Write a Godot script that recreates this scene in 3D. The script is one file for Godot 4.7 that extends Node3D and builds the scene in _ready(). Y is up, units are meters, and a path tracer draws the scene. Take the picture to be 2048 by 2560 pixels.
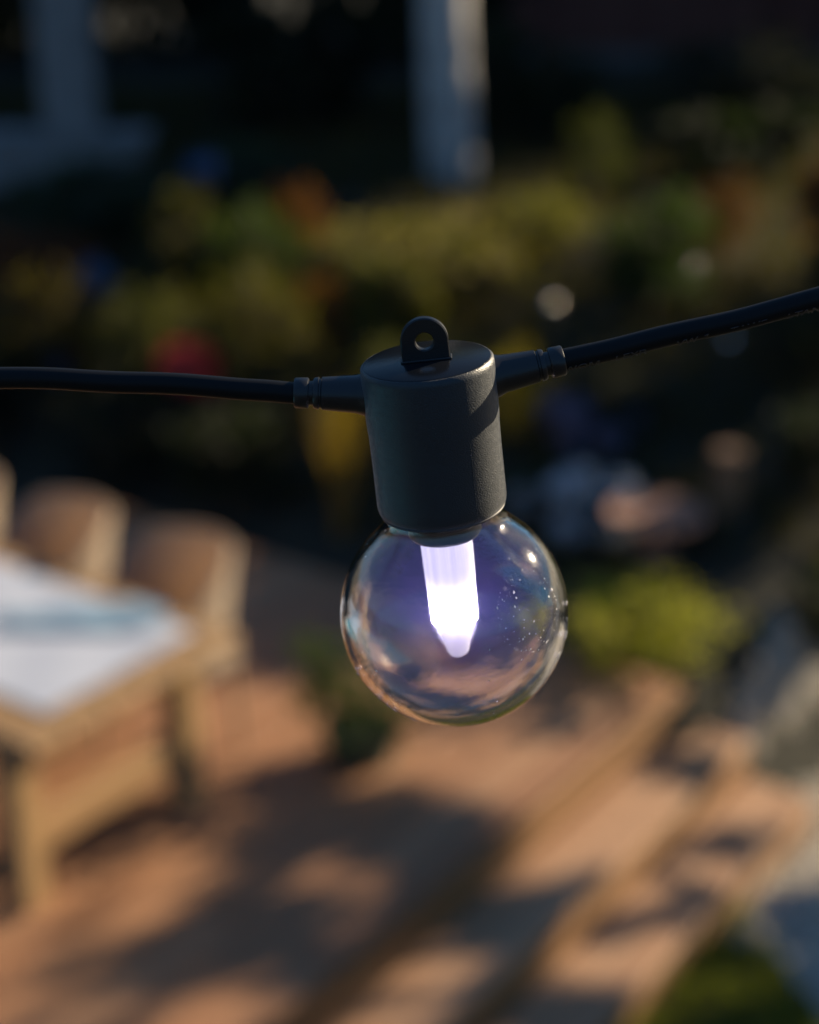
extends Node3D

const SUN := Vector3(0.779, 0.342, -0.525)          # towards the sun
const DECK_AT := Vector3(1.2, 0.0, -6.75)           # back corner of the deck by the steps
const DECK_TURN := -0.6265                          # local x: right across the steps, local z: along their edges

var names := {}
var rng := RandomNumberGenerator.new()
var tex := {}
var leaf_meshes := []
var unit_box: Mesh


func _ready() -> void:
	rng.seed = 20240611
	# ---------------------------------------------------------------- camera, sky, sun, exposure
	var cam := Camera3D.new()
	cam.name = "camera"
	cam.near = 0.02
	cam.far = 250.0
	cam.fov = 33.4
	cam.position = Vector3(0, 3.7, 0)
	cam.rotation_degrees = Vector3(-23, 0, 0)
	var lens := CameraAttributesPhysical.new()
	lens.frustum_focal_length = 40.0
	lens.frustum_near = 0.02
	lens.frustum_far = 250.0
	lens.frustum_focus_distance = 0.351
	lens.exposure_aperture = 5.0
	cam.attributes = lens
	add_child(cam)
	cam.current = true

	var env := Environment.new()
	env.background_mode = Environment.BG_SKY
	var sky_m := ProceduralSkyMaterial.new()
	sky_m.sky_top_color = Color(0.27, 0.44, 0.66)
	sky_m.sky_horizon_color = Color(0.40, 0.58, 0.71)
	sky_m.sky_curve = 0.18
	sky_m.sky_energy_multiplier = 0.46
	sky_m.ground_bottom_color = Color(0.10, 0.09, 0.07)
	sky_m.ground_horizon_color = Color(0.25, 0.28, 0.28)
	sky_m.ground_energy_multiplier = 0.16
	sky_m.sun_angle_max = 20.0
	var sky := Sky.new()
	sky.sky_material = sky_m
	env.sky = sky
	env.tonemap_mode = Environment.TONE_MAPPER_LINEAR
	env.tonemap_exposure = 5.2
	env.sdfgi_enabled = true
	env.ssao_enabled = true
	env.ssil_enabled = true
	env.volumetric_fog_enabled = true
	env.volumetric_fog_density = 0.0
	var we := WorldEnvironment.new()
	we.name = "world_environment"
	we.environment = env
	add_child(we)

	var sun := DirectionalLight3D.new()
	sun.name = "sun"
	sun.light_color = Color(1.0, 0.92, 0.79)
	sun.light_energy = 0.72
	sun.light_angular_distance = 0.8
	sun.shadow_enabled = true
	add_child(sun)
	sun.look_at_from_position(SUN * 20.0, Vector3.ZERO, Vector3.UP)

	make_textures()
	unit_box = box_mesh(1, 1, 1, 0.0)
	build_ground()
	build_deck()
	build_steps()
	build_back()
	build_furniture()
	build_plants()
	build_shade_trees()
	build_string_light()


# -------------------------------------------------------------------- naming

func numbered(called: String) -> String:
	var n: int = names.get(called, 0)
	names[called] = n + 1
	return called if n == 0 else "%s_%03d" % [called, n]


func tag(o: Node3D, label: String, category: String, group := "") -> Node3D:
	o.set_meta("label", label)
	o.set_meta("category", category)
	if group:
		o.set_meta("group", group)
	return o


func thing(called: String, label: String, category: String, at := Vector3.ZERO, turn := 0.0, group := "") -> Node3D:
	var o := Node3D.new()
	o.name = numbered(called)
	add_child(o)
	o.position = at
	o.rotation.y = turn
	return tag(o, label, category, group)


func part(called: String, mesh: Mesh, m: Material, parent: Node3D, at := Vector3.ZERO, turn := Vector3.ZERO) -> MeshInstance3D:
	var o := MeshInstance3D.new()
	o.name = called
	o.mesh = mesh
	o.material_override = m
	o.position = at
	o.rotation = turn
	parent.add_child(o, true)
	return o


func struct(called: String, mesh: Mesh, m: Material) -> MeshInstance3D:
	var o := part(called, mesh, m, self)
	o.set_meta("kind", "structure")
	return o


# -------------------------------------------------------------------- materials

func lin(r: float, g: float, b: float) -> Color:
	return Color(r, g, b).linear_to_srgb()


func mat(c: Color, rough := 0.8, metal := 0.0) -> StandardMaterial3D:
	var m := StandardMaterial3D.new()
	m.albedo_color = c.linear_to_srgb()
	m.roughness = rough
	m.metallic = metal
	return m


func noise_tex(freq: float, size := 256, ramp: Array = [], cell := false, octaves := 4) -> NoiseTexture2D:
	var n := FastNoiseLite.new()
	n.seed = 7 + int(freq * 1000.0)
	n.noise_type = FastNoiseLite.TYPE_CELLULAR if cell else FastNoiseLite.TYPE_SIMPLEX_SMOOTH
	n.frequency = freq
	n.fractal_octaves = octaves
	var t := NoiseTexture2D.new()
	t.width = size
	t.height = size
	t.seamless = true
	t.noise = n
	if ramp:
		var g := Gradient.new()
		g.offsets = PackedFloat32Array([0.0, 0.5, 1.0])
		g.colors = PackedColorArray(ramp)
		t.color_ramp = g
	return t


func make_textures() -> void:
	tex.grain = noise_tex(0.05, 512)
	tex.wood = noise_tex(0.03, 512, [Color(0.62, 0.62, 0.62), Color(0.84, 0.84, 0.84), Color(1, 1, 1)])
	tex.soil = noise_tex(0.02, 512, [Color(0.45, 0.45, 0.45), Color(0.75, 0.75, 0.75), Color(1, 1, 1)])
	tex.plaster = noise_tex(0.015, 256, [Color(0.85, 0.85, 0.85), Color(0.93, 0.93, 0.93), Color(1, 1, 1)])
	tex.fine = noise_tex(0.09, 512, [], false, 2)
	tex.weave = noise_tex(0.2, 256, [Color(0.68, 0.68, 0.68), Color(0.86, 0.86, 0.86), Color(1, 1, 1)], true, 1)


func surface_mat(c: Color, t: Texture2D, scale: Vector3, rough := 0.8, bump := 0.0, bump_tex: Texture2D = null, world := false) -> StandardMaterial3D:
	var m := mat(c, rough)
	m.albedo_texture = t
	m.uv1_triplanar = true
	m.uv1_world_triplanar = world
	m.uv1_scale = scale
	if bump > 0.0:
		m.heightmap_enabled = true
		m.heightmap_texture = bump_tex if bump_tex else t
		m.heightmap_scale = bump
	return m


# -------------------------------------------------------------------- shapes

func box_mesh(w: float, h: float, d: float, bevel := 0.004) -> ArrayMesh:
	# a box standing on y = 0, its edges chamfered
	var st := SurfaceTool.new()
	st.begin(Mesh.PRIMITIVE_TRIANGLES)
	add_box(st, Transform3D(Basis(), Vector3(0, h / 2.0, 0)), Vector3(w, h, d), bevel)
	return st.commit()


func quad(st: SurfaceTool, a: Vector3, b: Vector3, c: Vector3, d: Vector3, away: Vector3) -> void:
	# faces that look away from the inner point
	var n := (c - a).cross(b - a)
	if n.dot((a + c) / 2.0 - away) < 0.0:
		var k := b
		b = d
		d = k
		n = -n
	n = n.normalized()
	for p in [a, b, c, a, c, d]:
		st.set_normal(n)
		st.add_vertex(p)


func add_box(st: SurfaceTool, t: Transform3D, s: Vector3, bevel := 0.004) -> void:
	var h := s / 2.0
	var b: float = minf(bevel, 0.3 * minf(s.x, minf(s.y, s.z)))
	var mid := t.origin
	for ax in 3:
		var u := (ax + 1) % 3
		var v := (ax + 2) % 3
		for sg in [-1.0, 1.0]:
			var q := []
			for k in [[-1.0, -1.0], [1.0, -1.0], [1.0, 1.0], [-1.0, 1.0]]:
				var p := Vector3.ZERO
				p[ax] = sg * h[ax]
				p[u] = k[0] * (h[u] - b)
				p[v] = k[1] * (h[v] - b)
				q.append(t * p)
			quad(st, q[0], q[1], q[2], q[3], mid)
		if b <= 0.0:
			continue
		for su in [-1.0, 1.0]:
			for sv in [-1.0, 1.0]:
				var q := []
				for k in [[-1.0, 0], [1.0, 0], [1.0, 1], [-1.0, 1]]:
					var p := Vector3.ZERO
					p[ax] = k[0] * (h[ax] - b)
					p[u] = su * (h[u] - (b if k[1] else 0.0))
					p[v] = sv * (h[v] - (0.0 if k[1] else b))
					q.append(t * p)
				quad(st, q[0], q[1], q[2], q[3], mid)
	if b > 0.0:
		for sx in [-1.0, 1.0]:
			for sy in [-1.0, 1.0]:
				for sz in [-1.0, 1.0]:
					var a := t * Vector3(sx * h.x, sy * (h.y - b), sz * (h.z - b))
					var c := t * Vector3(sx * (h.x - b), sy * h.y, sz * (h.z - b))
					var d := t * Vector3(sx * (h.x - b), sy * (h.y - b), sz * h.z)
					quad(st, a, c, d, d, mid)


func lathe(profile: PackedVector2Array, seg := 48, sharp := 0.75) -> ArrayMesh:
	# profile runs down the outside (and, for a hollow thing, up the inside); normals point to its right
	var n := profile.size()
	var seg_n := []
	for i in n - 1:
		var t := profile[i + 1] - profile[i]
		seg_n.append(Vector2(-t.y, t.x).normalized())
	var st := SurfaceTool.new()
	st.begin(Mesh.PRIMITIVE_TRIANGLES)
	for i in n - 1:
		var n0: Vector2 = seg_n[i]
		var n1: Vector2 = seg_n[i]
		if i > 0 and n0.dot(seg_n[i - 1]) > sharp:
			n0 = (n0 + seg_n[i - 1]).normalized()
		if i < n - 2 and n1.dot(seg_n[i + 1]) > sharp:
			n1 = (n1 + seg_n[i + 1]).normalized()
		for k in seg:
			var a0 := TAU * k / seg
			var a1 := TAU * (k + 1) / seg
			var c := []
			for v in [[profile[i], n0, a1], [profile[i], n0, a0], [profile[i + 1], n1, a0], [profile[i + 1], n1, a1]]:
				var d := Vector3(cos(v[2]), 0, sin(v[2]))
				c.append([d * v[0].x + Vector3(0, v[0].y, 0), d * v[1].x + Vector3(0, v[1].y, 0), Vector2(v[2] / TAU, (i + (1.0 if v[0] == profile[i + 1] else 0.0)) / (n - 1.0))])
			for j in [0, 1, 2, 0, 2, 3]:
				if (j == 1 or j == 0) and profile[i].x < 1e-7 and j == 1:
					pass
				st.set_normal(c[j][1])
				st.set_uv(c[j][2])
				st.add_vertex(c[j][0])
	return st.commit()


func tube(points: Array, radii: Array, seg := 10, caps := true) -> ArrayMesh:
	var st := SurfaceTool.new()
	st.begin(Mesh.PRIMITIVE_TRIANGLES)
	add_tube(st, points, radii, seg, caps)
	return st.commit()


func add_tube(st: SurfaceTool, points: Array, radii: Array, seg := 10, caps := true) -> void:
	var n := points.size()
	var rings := []
	var side := Vector3.UP
	for i in n:
		var t: Vector3 = (points[mini(i + 1, n - 1)] - points[maxi(i - 1, 0)]).normalized()
		if i == 0:
			side = Vector3.UP if absf(t.y) < 0.9 else Vector3.RIGHT
		side = (side - t * side.dot(t)).normalized()
		var up := t.cross(side)
		var ring := []
		for k in seg:
			var a := TAU * k / seg
			ring.append(side * cos(a) + up * sin(a))
		rings.append(ring)
	for i in n - 1:
		for k in seg:
			var k1 := (k + 1) % seg
			var v := [[i, k], [i + 1, k], [i + 1, k1], [i, k1]]
			for j in [0, 1, 2, 0, 2, 3]:
				var w: Array = v[j]
				st.set_normal(rings[w[0]][w[1]])
				st.add_vertex(points[w[0]] + rings[w[0]][w[1]] * radii[w[0]])
	if caps:
		for e in [0, n - 1]:
			var t: Vector3 = (points[1] - points[0]).normalized() * -1.0 if e == 0 else (points[n - 1] - points[n - 2]).normalized()
			for k in seg:
				var tri := [points[e], points[e] + rings[e][k] * radii[e], points[e] + rings[e][(k + 1) % seg] * radii[e]]
				var order := [0, 1, 2] if e == n - 1 else [0, 2, 1]
				if (tri[order[2]] - tri[order[0]]).cross(tri[order[1]] - tri[order[0]]).dot(t) < 0.0:
					order = [order[0], order[2], order[1]]
				for j in order:
					st.set_normal(t)
					st.add_vertex(tri[j])


func add_leaf(st: SurfaceTool, at: Vector3, along: Vector3, up: Vector3, length: float, width: float, c: Color) -> void:
	# a folded, pointed leaf of four triangles
	var side := along.cross(up).normalized()
	var nrm := side.cross(along).normalized()
	var p0 := at
	var p1 := at + along * length * 0.45 + side * width * 0.5 + nrm * width * 0.14
	var p2 := at + along * length * 0.45 - side * width * 0.5 + nrm * width * 0.14
	var p3 := at + along * length - nrm * length * 0.12
	var mid := at + along * length * 0.5
	for tri in [[p0, p1, mid], [p1, p3, mid], [p0, mid, p2], [p2, mid, p3]]:
		var n: Vector3 = (tri[2] - tri[0]).cross(tri[1] - tri[0]).normalized()
		for p in tri:
			st.set_color(c)
			st.set_normal(n)
			st.add_vertex(p)


func rand_dir() -> Vector3:
	var y := rng.randf_range(-1, 1)
	var a := rng.randf() * TAU
	var r := sqrt(1.0 - y * y)
	return Vector3(cos(a) * r, y, sin(a) * r)


func leaf_tint() -> Color:
	var v := rng.randf_range(0.6, 1.25)
	return Color(v * rng.randf_range(0.85, 1.2), v, v * rng.randf_range(0.7, 1.1))


func crown_mesh(leaves: int, clumps: int, leaf: float, upright := 0.2, narrow := 1.0) -> ArrayMesh:
	# a crown about 1 wide and 1 tall standing on y = 0, of leaf clumps with gaps between them
	var st := SurfaceTool.new()
	st.begin(Mesh.PRIMITIVE_TRIANGLES)
	var centres := []
	for i in clumps:
		var d := rand_dir() * pow(rng.randf(), 0.4)
		centres.append([Vector3(d.x * 0.36 * narrow, 0.52 + d.y * 0.36, d.z * 0.36 * narrow), rng.randf_range(0.09, 0.17)])
	for i in leaves:
		var c: Array = centres[rng.randi() % clumps]
		var d := rand_dir()
		var p: Vector3 = c[0] + d * c[1] * pow(rng.randf(), 0.5)
		p.y = maxf(p.y, 0.02)
		var along := (d + rand_dir() * 0.7 + Vector3.UP * upright).normalized()
		add_leaf(st, p, along, rand_dir(), leaf * rng.randf_range(0.6, 1.2), leaf * rng.randf_range(0.4, 0.6), leaf_tint())
	return st.commit()


func blade_mesh(blades: int, lean: float) -> ArrayMesh:
	# a tuft of long arching blades, 1 tall
	var st := SurfaceTool.new()
	st.begin(Mesh.PRIMITIVE_TRIANGLES)
	for i in blades:
		var a := rng.randf() * TAU
		var out := Vector3(cos(a), 0, sin(a))
		var side := Vector3(-out.z, 0, out.x)
		var h := rng.randf_range(0.6, 1.0)
		var l := rng.randf_range(0.3, 1.0) * lean
		var c := leaf_tint()
		var prev := []
		for k in 5:
			var t := k / 4.0
			var p := out * (0.06 * rng.randf() if k == 0 else 0.05) + out * l * t * t + Vector3(0, h * (t - 0.25 * t * t * l), 0)
			var w := 0.022 * (1.0 - t * 0.95)
			var now := [p - side * w, p + side * w]
			if k > 0:
				var n: Vector3 = (now[0] - prev[0]).cross(side).normalized()
				for q in [prev[0], prev[1], now[1], prev[0], now[1], now[0]]:
					st.set_color(c)
					st.set_normal(n)
					st.add_vertex(q)
			prev = now
	return st.commit()


func leaf_mat(c: Color, shine := 0.8) -> StandardMaterial3D:
	var m := mat(c, shine)
	m.vertex_color_use_as_albedo = true
	m.backlight_enabled = true
	m.backlight = Color(0.95, 1.0, 0.45)
	return m


# -------------------------------------------------------------------- ground

func ground_y(x: float, z: float) -> float:
	var q := (x - 1.2) * 0.62 - (z + 6.75) * 0.785
	q = lerpf(q, minf(q, -(z + 8.2) * 0.8), smoothstep(0.0, 0.5, (x - 1.2) * 0.81 + (z + 6.75) * 0.587))
	var hi := clampf(q * 0.3, 0.0, 1.0) - 0.05
	return lerpf(-0.56, hi, smoothstep(-1.0, 0.0, q))


func on_ground(x: float, z: float, lift := 0.0) -> Vector3:
	return Vector3(x, ground_y(x, z) + lift, z)


func sheet(x0: float, x1: float, nx: int, z0: float, z1: float, nz: int, lift: float, inside: Callable) -> ArrayMesh:
	var st := SurfaceTool.new()
	st.begin(Mesh.PRIMITIVE_TRIANGLES)
	for i in nx:
		for j in nz:
			var xs := [lerpf(x0, x1, float(i) / nx), lerpf(x0, x1, float(i + 1) / nx)]
			var zs := [lerpf(z0, z1, float(j) / nz), lerpf(z0, z1, float(j + 1) / nz)]
			if not inside.call((xs[0] + xs[1]) / 2.0, (zs[0] + zs[1]) / 2.0):
				continue
			for k in [[0, 0], [1, 0], [1, 1], [0, 0], [1, 1], [0, 1]]:
				var p := on_ground(xs[k[0]], zs[k[1]], lift)
				var e := 0.05
				st.set_normal(Vector3(ground_y(p.x - e, p.z) - ground_y(p.x + e, p.z), 2.0 * e, ground_y(p.x, p.z - e) - ground_y(p.x, p.z + e)).normalized())
				st.add_vertex(p)
	return st.commit()


func build_ground() -> void:
	var soil := surface_mat(Color(0.034, 0.032, 0.016), tex.soil, Vector3.ONE * 0.6, 0.95, 0.5, tex.grain, true)
	var st := SurfaceTool.new()
	var fine := sheet(-12, 14, 130, -26, 4, 150, 0.0, func(_x, _z): return true)
	st.append_from(fine, 0, Transform3D())
	st.append_from(sheet(-120, 120, 24, -150, -26, 12, 0.0, func(_x, _z): return true), 0, Transform3D())
	st.append_from(sheet(-120, 120, 24, 4, 90, 8, 0.0, func(_x, _z): return true), 0, Transform3D())
	st.append_from(sheet(-120, -12, 12, -26, 4, 6, 0.0, func(_x, _z): return true), 0, Transform3D())
	st.append_from(sheet(14, 120, 12, -26, 4, 6, 0.0, func(_x, _z): return true), 0, Transform3D())
	struct("ground", st.commit(), soil)
	# pool added out of view; its turquoise reflects teal onto the lamp
	var pool := Node3D.new()
	pool.name = "reflector_pool"
	add_child(pool)
	pool.position = Vector3(-9.4, -0.56, -1.2)
	tag(pool, "pool added out of view left of the deck to reflect teal onto the lamp", "swimming pool")
	var water := mat(Color(0.07, 0.36, 0.50), 0.06)
	water.heightmap_enabled = true
	water.heightmap_texture = tex.soil
	water.heightmap_scale = 1.2
	water.uv1_triplanar = true
	water.uv1_scale = Vector3.ONE * 0.5
	part("water", box_mesh(7.8, 0.05, 12.4, 0.0), water, pool, Vector3(0, 0.03, 0))
	var slab := surface_mat(Color(0.42, 0.40, 0.37), tex.plaster, Vector3.ONE, 0.8)
	for sx in [-1.0, 1.0]:
		for k in 16:
			part("coping_slab", box_mesh(0.35, 0.11, 0.78, 0.01), slab, pool, Vector3(sx * 4.08, 0.0, -5.93 + k * 0.79))
		for k in 10:
			part("coping_slab", box_mesh(0.775, 0.11, 0.35, 0.01), slab, pool, Vector3(-3.53 + k * 0.785, 0.0, sx * 6.5))
	# pale gravel path that passes the foot of the steps
	var gravel := surface_mat(Color(0.50, 0.44, 0.35), tex.soil, Vector3.ONE * 3.0, 0.9, 0.15, tex.grain, true)
	var edge := PackedVector2Array([Vector2(1.34, -6.55), Vector2(1.75, -7.25), Vector2(2.6, -7.6), Vector2(6.5, -7.2), Vector2(6.5, -3.0), Vector2(1.9, -4.2), Vector2(1.56, -5.15), Vector2(1.32, -5.9)])
	struct("gravel_path", sheet(1.0, 7.0, 100, -8.0, -2.6, 90, 0.018, func(x, z): return Geometry2D.is_point_in_polygon(Vector2(x, z), edge)), gravel)
	var pebble := SphereMesh.new()
	pebble.radius = 0.5
	pebble.height = 0.7
	pebble.radial_segments = 7
	pebble.rings = 4
	var pm := mat(Color(0.50, 0.44, 0.36), 0.85)
	pm.vertex_color_use_as_albedo = true
	scatter("gravel_pebbles", pebble, pm, 6000, func():
		var p := Vector2(rng.randf_range(1.2, 3.4), rng.randf_range(-7.6, -4.0))
		return p if Geometry2D.is_point_in_polygon(p, edge) else null,
		func(): return rng.randf_range(0.012, 0.032), 0.02)
	# grass at the foot of the steps and on the bank
	var lawn := PackedVector2Array([Vector2(1.3, -6.1), Vector2(1.5, -5.2), Vector2(1.9, -4.3), Vector2(1.2, -3.2), Vector2(-0.4, -3.0), Vector2(0.55, -4.9), Vector2(1.2, -6.0)])
	var gm := leaf_mat(Color(0.27, 0.29, 0.045))
	scatter("grass_by_steps", blade_mesh(7, 0.6), gm, 6000, func():
		var p := Vector2(rng.randf_range(-0.4, 1.8), rng.randf_range(-6.1, -3.0))
		return p if Geometry2D.is_point_in_polygon(p, lawn) else null,
		func(): return rng.randf_range(0.06, 0.13), 0.0)
	scatter("grass_on_bank", blade_mesh(7, 0.7), leaf_mat(Color(0.10, 0.082, 0.027)), 15000, func():
		var p := Vector2(rng.randf_range(-6.0, 4.0), rng.randf_range(-17.0, -7.6))
		var q := (p.x - 1.2) * 0.62 - (p.y + 6.75) * 0.785
		return p if q > 0.3 else null,
		func(): return rng.randf_range(0.1, 0.26), 0.0)


func scatter(called: String, mesh: Mesh, m: Material, count: int, where: Callable, size: Callable, lift: float) -> void:
	var mm := MultiMesh.new()
	mm.transform_format = MultiMesh.TRANSFORM_3D
	mm.use_colors = true
	mm.mesh = mesh
	var ts := []
	while ts.size() < count:
		var p = where.call()
		if p == null:
			continue
		var s: float = size.call()
		ts.append(Transform3D(Basis(Vector3.UP, rng.randf() * TAU).scaled(Vector3(s, s * rng.randf_range(0.7, 1.2), s)), on_ground(p.x, p.y, lift)))
	mm.instance_count = count
	for i in count:
		mm.set_instance_transform(i, ts[i])
		var v := rng.randf_range(0.7, 1.2)
		mm.set_instance_color(i, Color(v, v * rng.randf_range(0.95, 1.05), v * rng.randf_range(0.85, 1.1)))
	var o := MultiMeshInstance3D.new()
	o.name = called
	o.multimesh = mm
	o.material_override = m
	o.set_meta("kind", "stuff")
	o.set_meta("label", {"gravel_pebbles": "pale gravel pebbles on the path by the steps", "grass_by_steps": "short green grass at the foot of the wooden steps", "grass_on_bank": "dull grass on the garden bank behind the deck"}[called])
	o.set_meta("category", "gravel" if called.begins_with("gravel") else "grass")
	add_child(o)


# -------------------------------------------------------------------- deck and steps

func wood(c: Color, rough := 0.6) -> StandardMaterial3D:
	return surface_mat(c, tex.wood, Vector3(9, 9, 0.7), rough, 0.12, tex.wood)


func build_deck() -> void:
	var deck := Node3D.new()
	deck.name = "deck"
	deck.set_meta("kind", "structure")
	deck.set_meta("label", "red brown wooden terrace deck")
	add_child(deck)
	deck.position = DECK_AT
	deck.rotation.y = DECK_TURN
	var tones := [wood(Color(0.44, 0.215, 0.102)), wood(Color(0.38, 0.175, 0.08)), wood(Color(0.48, 0.25, 0.125)), wood(Color(0.42, 0.20, 0.093))]
	var lengths := [1.9, 2.5, 3.1]
	var boards := []
	for l in lengths:
		boards.append(box_mesh(0.137, 0.026, l - 0.004, 0.003))
	for row in 27:
		var z := 0.0
		var k := (row * 2 + 1) % 3
		while z < 4.6:
			var l: float = lengths[k % 3]
			part("plank", boards[k % 3], tones[rng.randi() % 4], deck, Vector3(-0.0705 - row * 0.143, -0.026, z + l / 2.0))
			z += l
			k += 1
	# frame below the boards
	var jm := mat(Color(0.10, 0.07, 0.045), 0.9)
	for k in 6:
		part("joist", box_mesh(3.82, 0.12, 0.06), jm, deck, Vector3(-1.94, -0.15, 0.05 + k * 0.95))


func build_steps() -> void:
	var s := thing("wooden_steps", "two broad wooden steps down from the deck to the gravel path", "steps", DECK_AT, DECK_TURN)
	var tread := wood(Color(0.52, 0.285, 0.15))
	var tread2 := wood(Color(0.48, 0.255, 0.13))
	var face := wood(Color(0.33, 0.16, 0.052), 0.75)
	var rise := 0.19
	var going := 0.325
	for k in 2:
		var y := -rise * (k + 1)
		for b in 2:
			for l in 2:
				part("tread_board", box_mesh(going / 2.0 - 0.006, 0.034, 2.7, 0.006), tread if (k + b + l) % 2 else tread2, s, Vector3(0.024 + going * (k + b * 0.5 + 0.25), y - 0.034, 1.3 + l * 2.704))
	for k in 3:
		for l in 2:
			part("riser_board", box_mesh(0.022, rise - 0.036, 2.7, 0.003), face, s, Vector3(0.012 + going * k, -rise * (k + 1) + 0.002, 1.3 + l * 2.704))
	for k in 3:
		part("stringer", box_mesh(0.62, 0.14, 0.05), face, s, Vector3(0.33, -0.56, 0.1 + k * 2.4))
	part("side_panel", box_mesh(going - 0.02, rise, 0.03), face, s, Vector3(going * 0.5 + 0.02, -rise * 2.0 - 0.03, -0.04))
	part("side_panel", box_mesh(going * 2.0 - 0.02, rise - 0.02, 0.03), face, s, Vector3(going + 0.02, -0.57, -0.04))


# -------------------------------------------------------------------- far things

func build_back() -> void:
	var white := surface_mat(Color(0.26, 0.24, 0.23), tex.plaster, Vector3.ONE * 0.8, 0.7)
	var w := thing("white_garden_wall", "low white garden wall with a square white post at far left", "wall", on_ground(-3.3, -13.75))
	part("wall_body", box_mesh(2.5, 0.46, 0.32, 0.02), white, w, Vector3(-0.05, -0.1, 0))
	part("coping", box_mesh(2.56, 0.05, 0.40, 0.012), white, w, Vector3(-0.05, 0.362, 0))
	part("square_post", box_mesh(0.42, 2.6, 0.30, 0.015), white, w, Vector3(0.61, 0.414, 0))

	var bark := surface_mat(Color(0.78, 0.74, 0.69), tex.soil, Vector3(1.5, 0.4, 1.5), 0.8, 0.4, tex.grain)
	var t := thing("birch_tree", "leaning birch tree with a pale white trunk behind the lawn", "tree", on_ground(0.33, -12.75, -0.05))
	var pts := []
	var rad := []
	for k in 13:
		var y := k * 0.5
		pts.append(Vector3(-0.055 * y - 0.01 * sin(y * 2.0), y, 0.02 * y))
		rad.append(0.20 - 0.016 * y)
	part("trunk", tube(pts, rad, 18), bark, t)
	for k in 4:
		var a := pts[7 + k] as Vector3
		var d := Vector3(cos(k * 2.1), 0.9, sin(k * 2.1)).normalized()
		part("limb", tube([a, a + d * 0.9, a + d * 1.8 + Vector3.UP * 0.3], [0.07, 0.045, 0.02], 8), bark, t)
	var cr := part("crown", crown_mesh(2600, 26, 0.035), leaf_mat(Color(0.09, 0.11, 0.03)), t, Vector3(-0.35, 3.6, 0))
	cr.scale = Vector3(4.2, 4.6, 4.2)

	# dark trees that close the garden at the back
	var bark2 := surface_mat(Color(0.10, 0.08, 0.06), tex.soil, Vector3(3, 1, 3), 0.9)
	var back_crown := crown_mesh(3000, 40, 0.075, 0.3, 1.2)
	var bm := leaf_mat(Color(0.022, 0.030, 0.014))
	var where := ["at the far left", "second from the left", "third from the left", "behind the white post", "between the white post and the birch", "left of the birch", "behind the birch", "left of the shed", "behind the shed on its left", "behind the shed on its right"]
	var one: Node3D
	for k in where.size():
		var o: Node3D
		if k == 0:
			o = thing("back_tree", "", "tree", Vector3.ZERO, 0.0, "dark trees closing the garden at the back")
			var c2 := part("crown", back_crown, bm, o, Vector3(0, -1.7, 0))
			c2.scale = Vector3(3.4, 8.6, 2.8)
			part("trunk", tube([Vector3(0, -0.2, 0), Vector3(0, 3.0, 0)], [0.16, 0.07], 9), bark2, o)
			one = o
		else:
			o = one.duplicate()
			o.name = numbered("back_tree")
			add_child(o)
		o.set_meta("label", "dark leafy tree of the back boundary, " + where[k])
		o.position = on_ground(-10.5 + k * 1.75, (-19.2 if k < 8 else -23.6) - 0.5 * (k % 2))
		o.rotation.y = k * 1.9

	# shed of red-brown boards
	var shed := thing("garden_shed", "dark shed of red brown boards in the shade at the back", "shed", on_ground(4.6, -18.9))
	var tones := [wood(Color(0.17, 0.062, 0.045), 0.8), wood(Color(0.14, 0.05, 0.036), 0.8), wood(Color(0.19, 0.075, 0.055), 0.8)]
	part("plinth", box_mesh(7.2, 0.25, 2.9), mat(Color(0.12, 0.12, 0.12), 0.9), shed, Vector3(0, -0.1, -1.45))
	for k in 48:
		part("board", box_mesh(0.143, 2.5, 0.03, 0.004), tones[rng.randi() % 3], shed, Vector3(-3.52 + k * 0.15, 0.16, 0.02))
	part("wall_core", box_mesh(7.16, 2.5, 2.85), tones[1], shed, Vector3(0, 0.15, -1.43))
	var roof := part("roof", box_mesh(7.8, 0.12, 3.7), mat(Color(0.05, 0.05, 0.055), 0.9), shed, Vector3(0, 2.75, -1.4), Vector3(0.14, 0, 0))
	roof.set_meta("label", "dark sloping shed roof")
	var pipe := part("downpipe", tube([Vector3(-0.02, 0.1, 0.12), Vector3(0, 2.6, 0.12)], [0.05, 0.05], 10), white, shed)
	pipe.set_meta("label", "pale downpipe on the shed front")


# -------------------------------------------------------------------- furniture

func deck_point(x: float, z: float, y := 0.0) -> Vector3:
	return Transform3D(Basis(Vector3.UP, DECK_TURN), DECK_AT) * Vector3(x, y, z)


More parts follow.
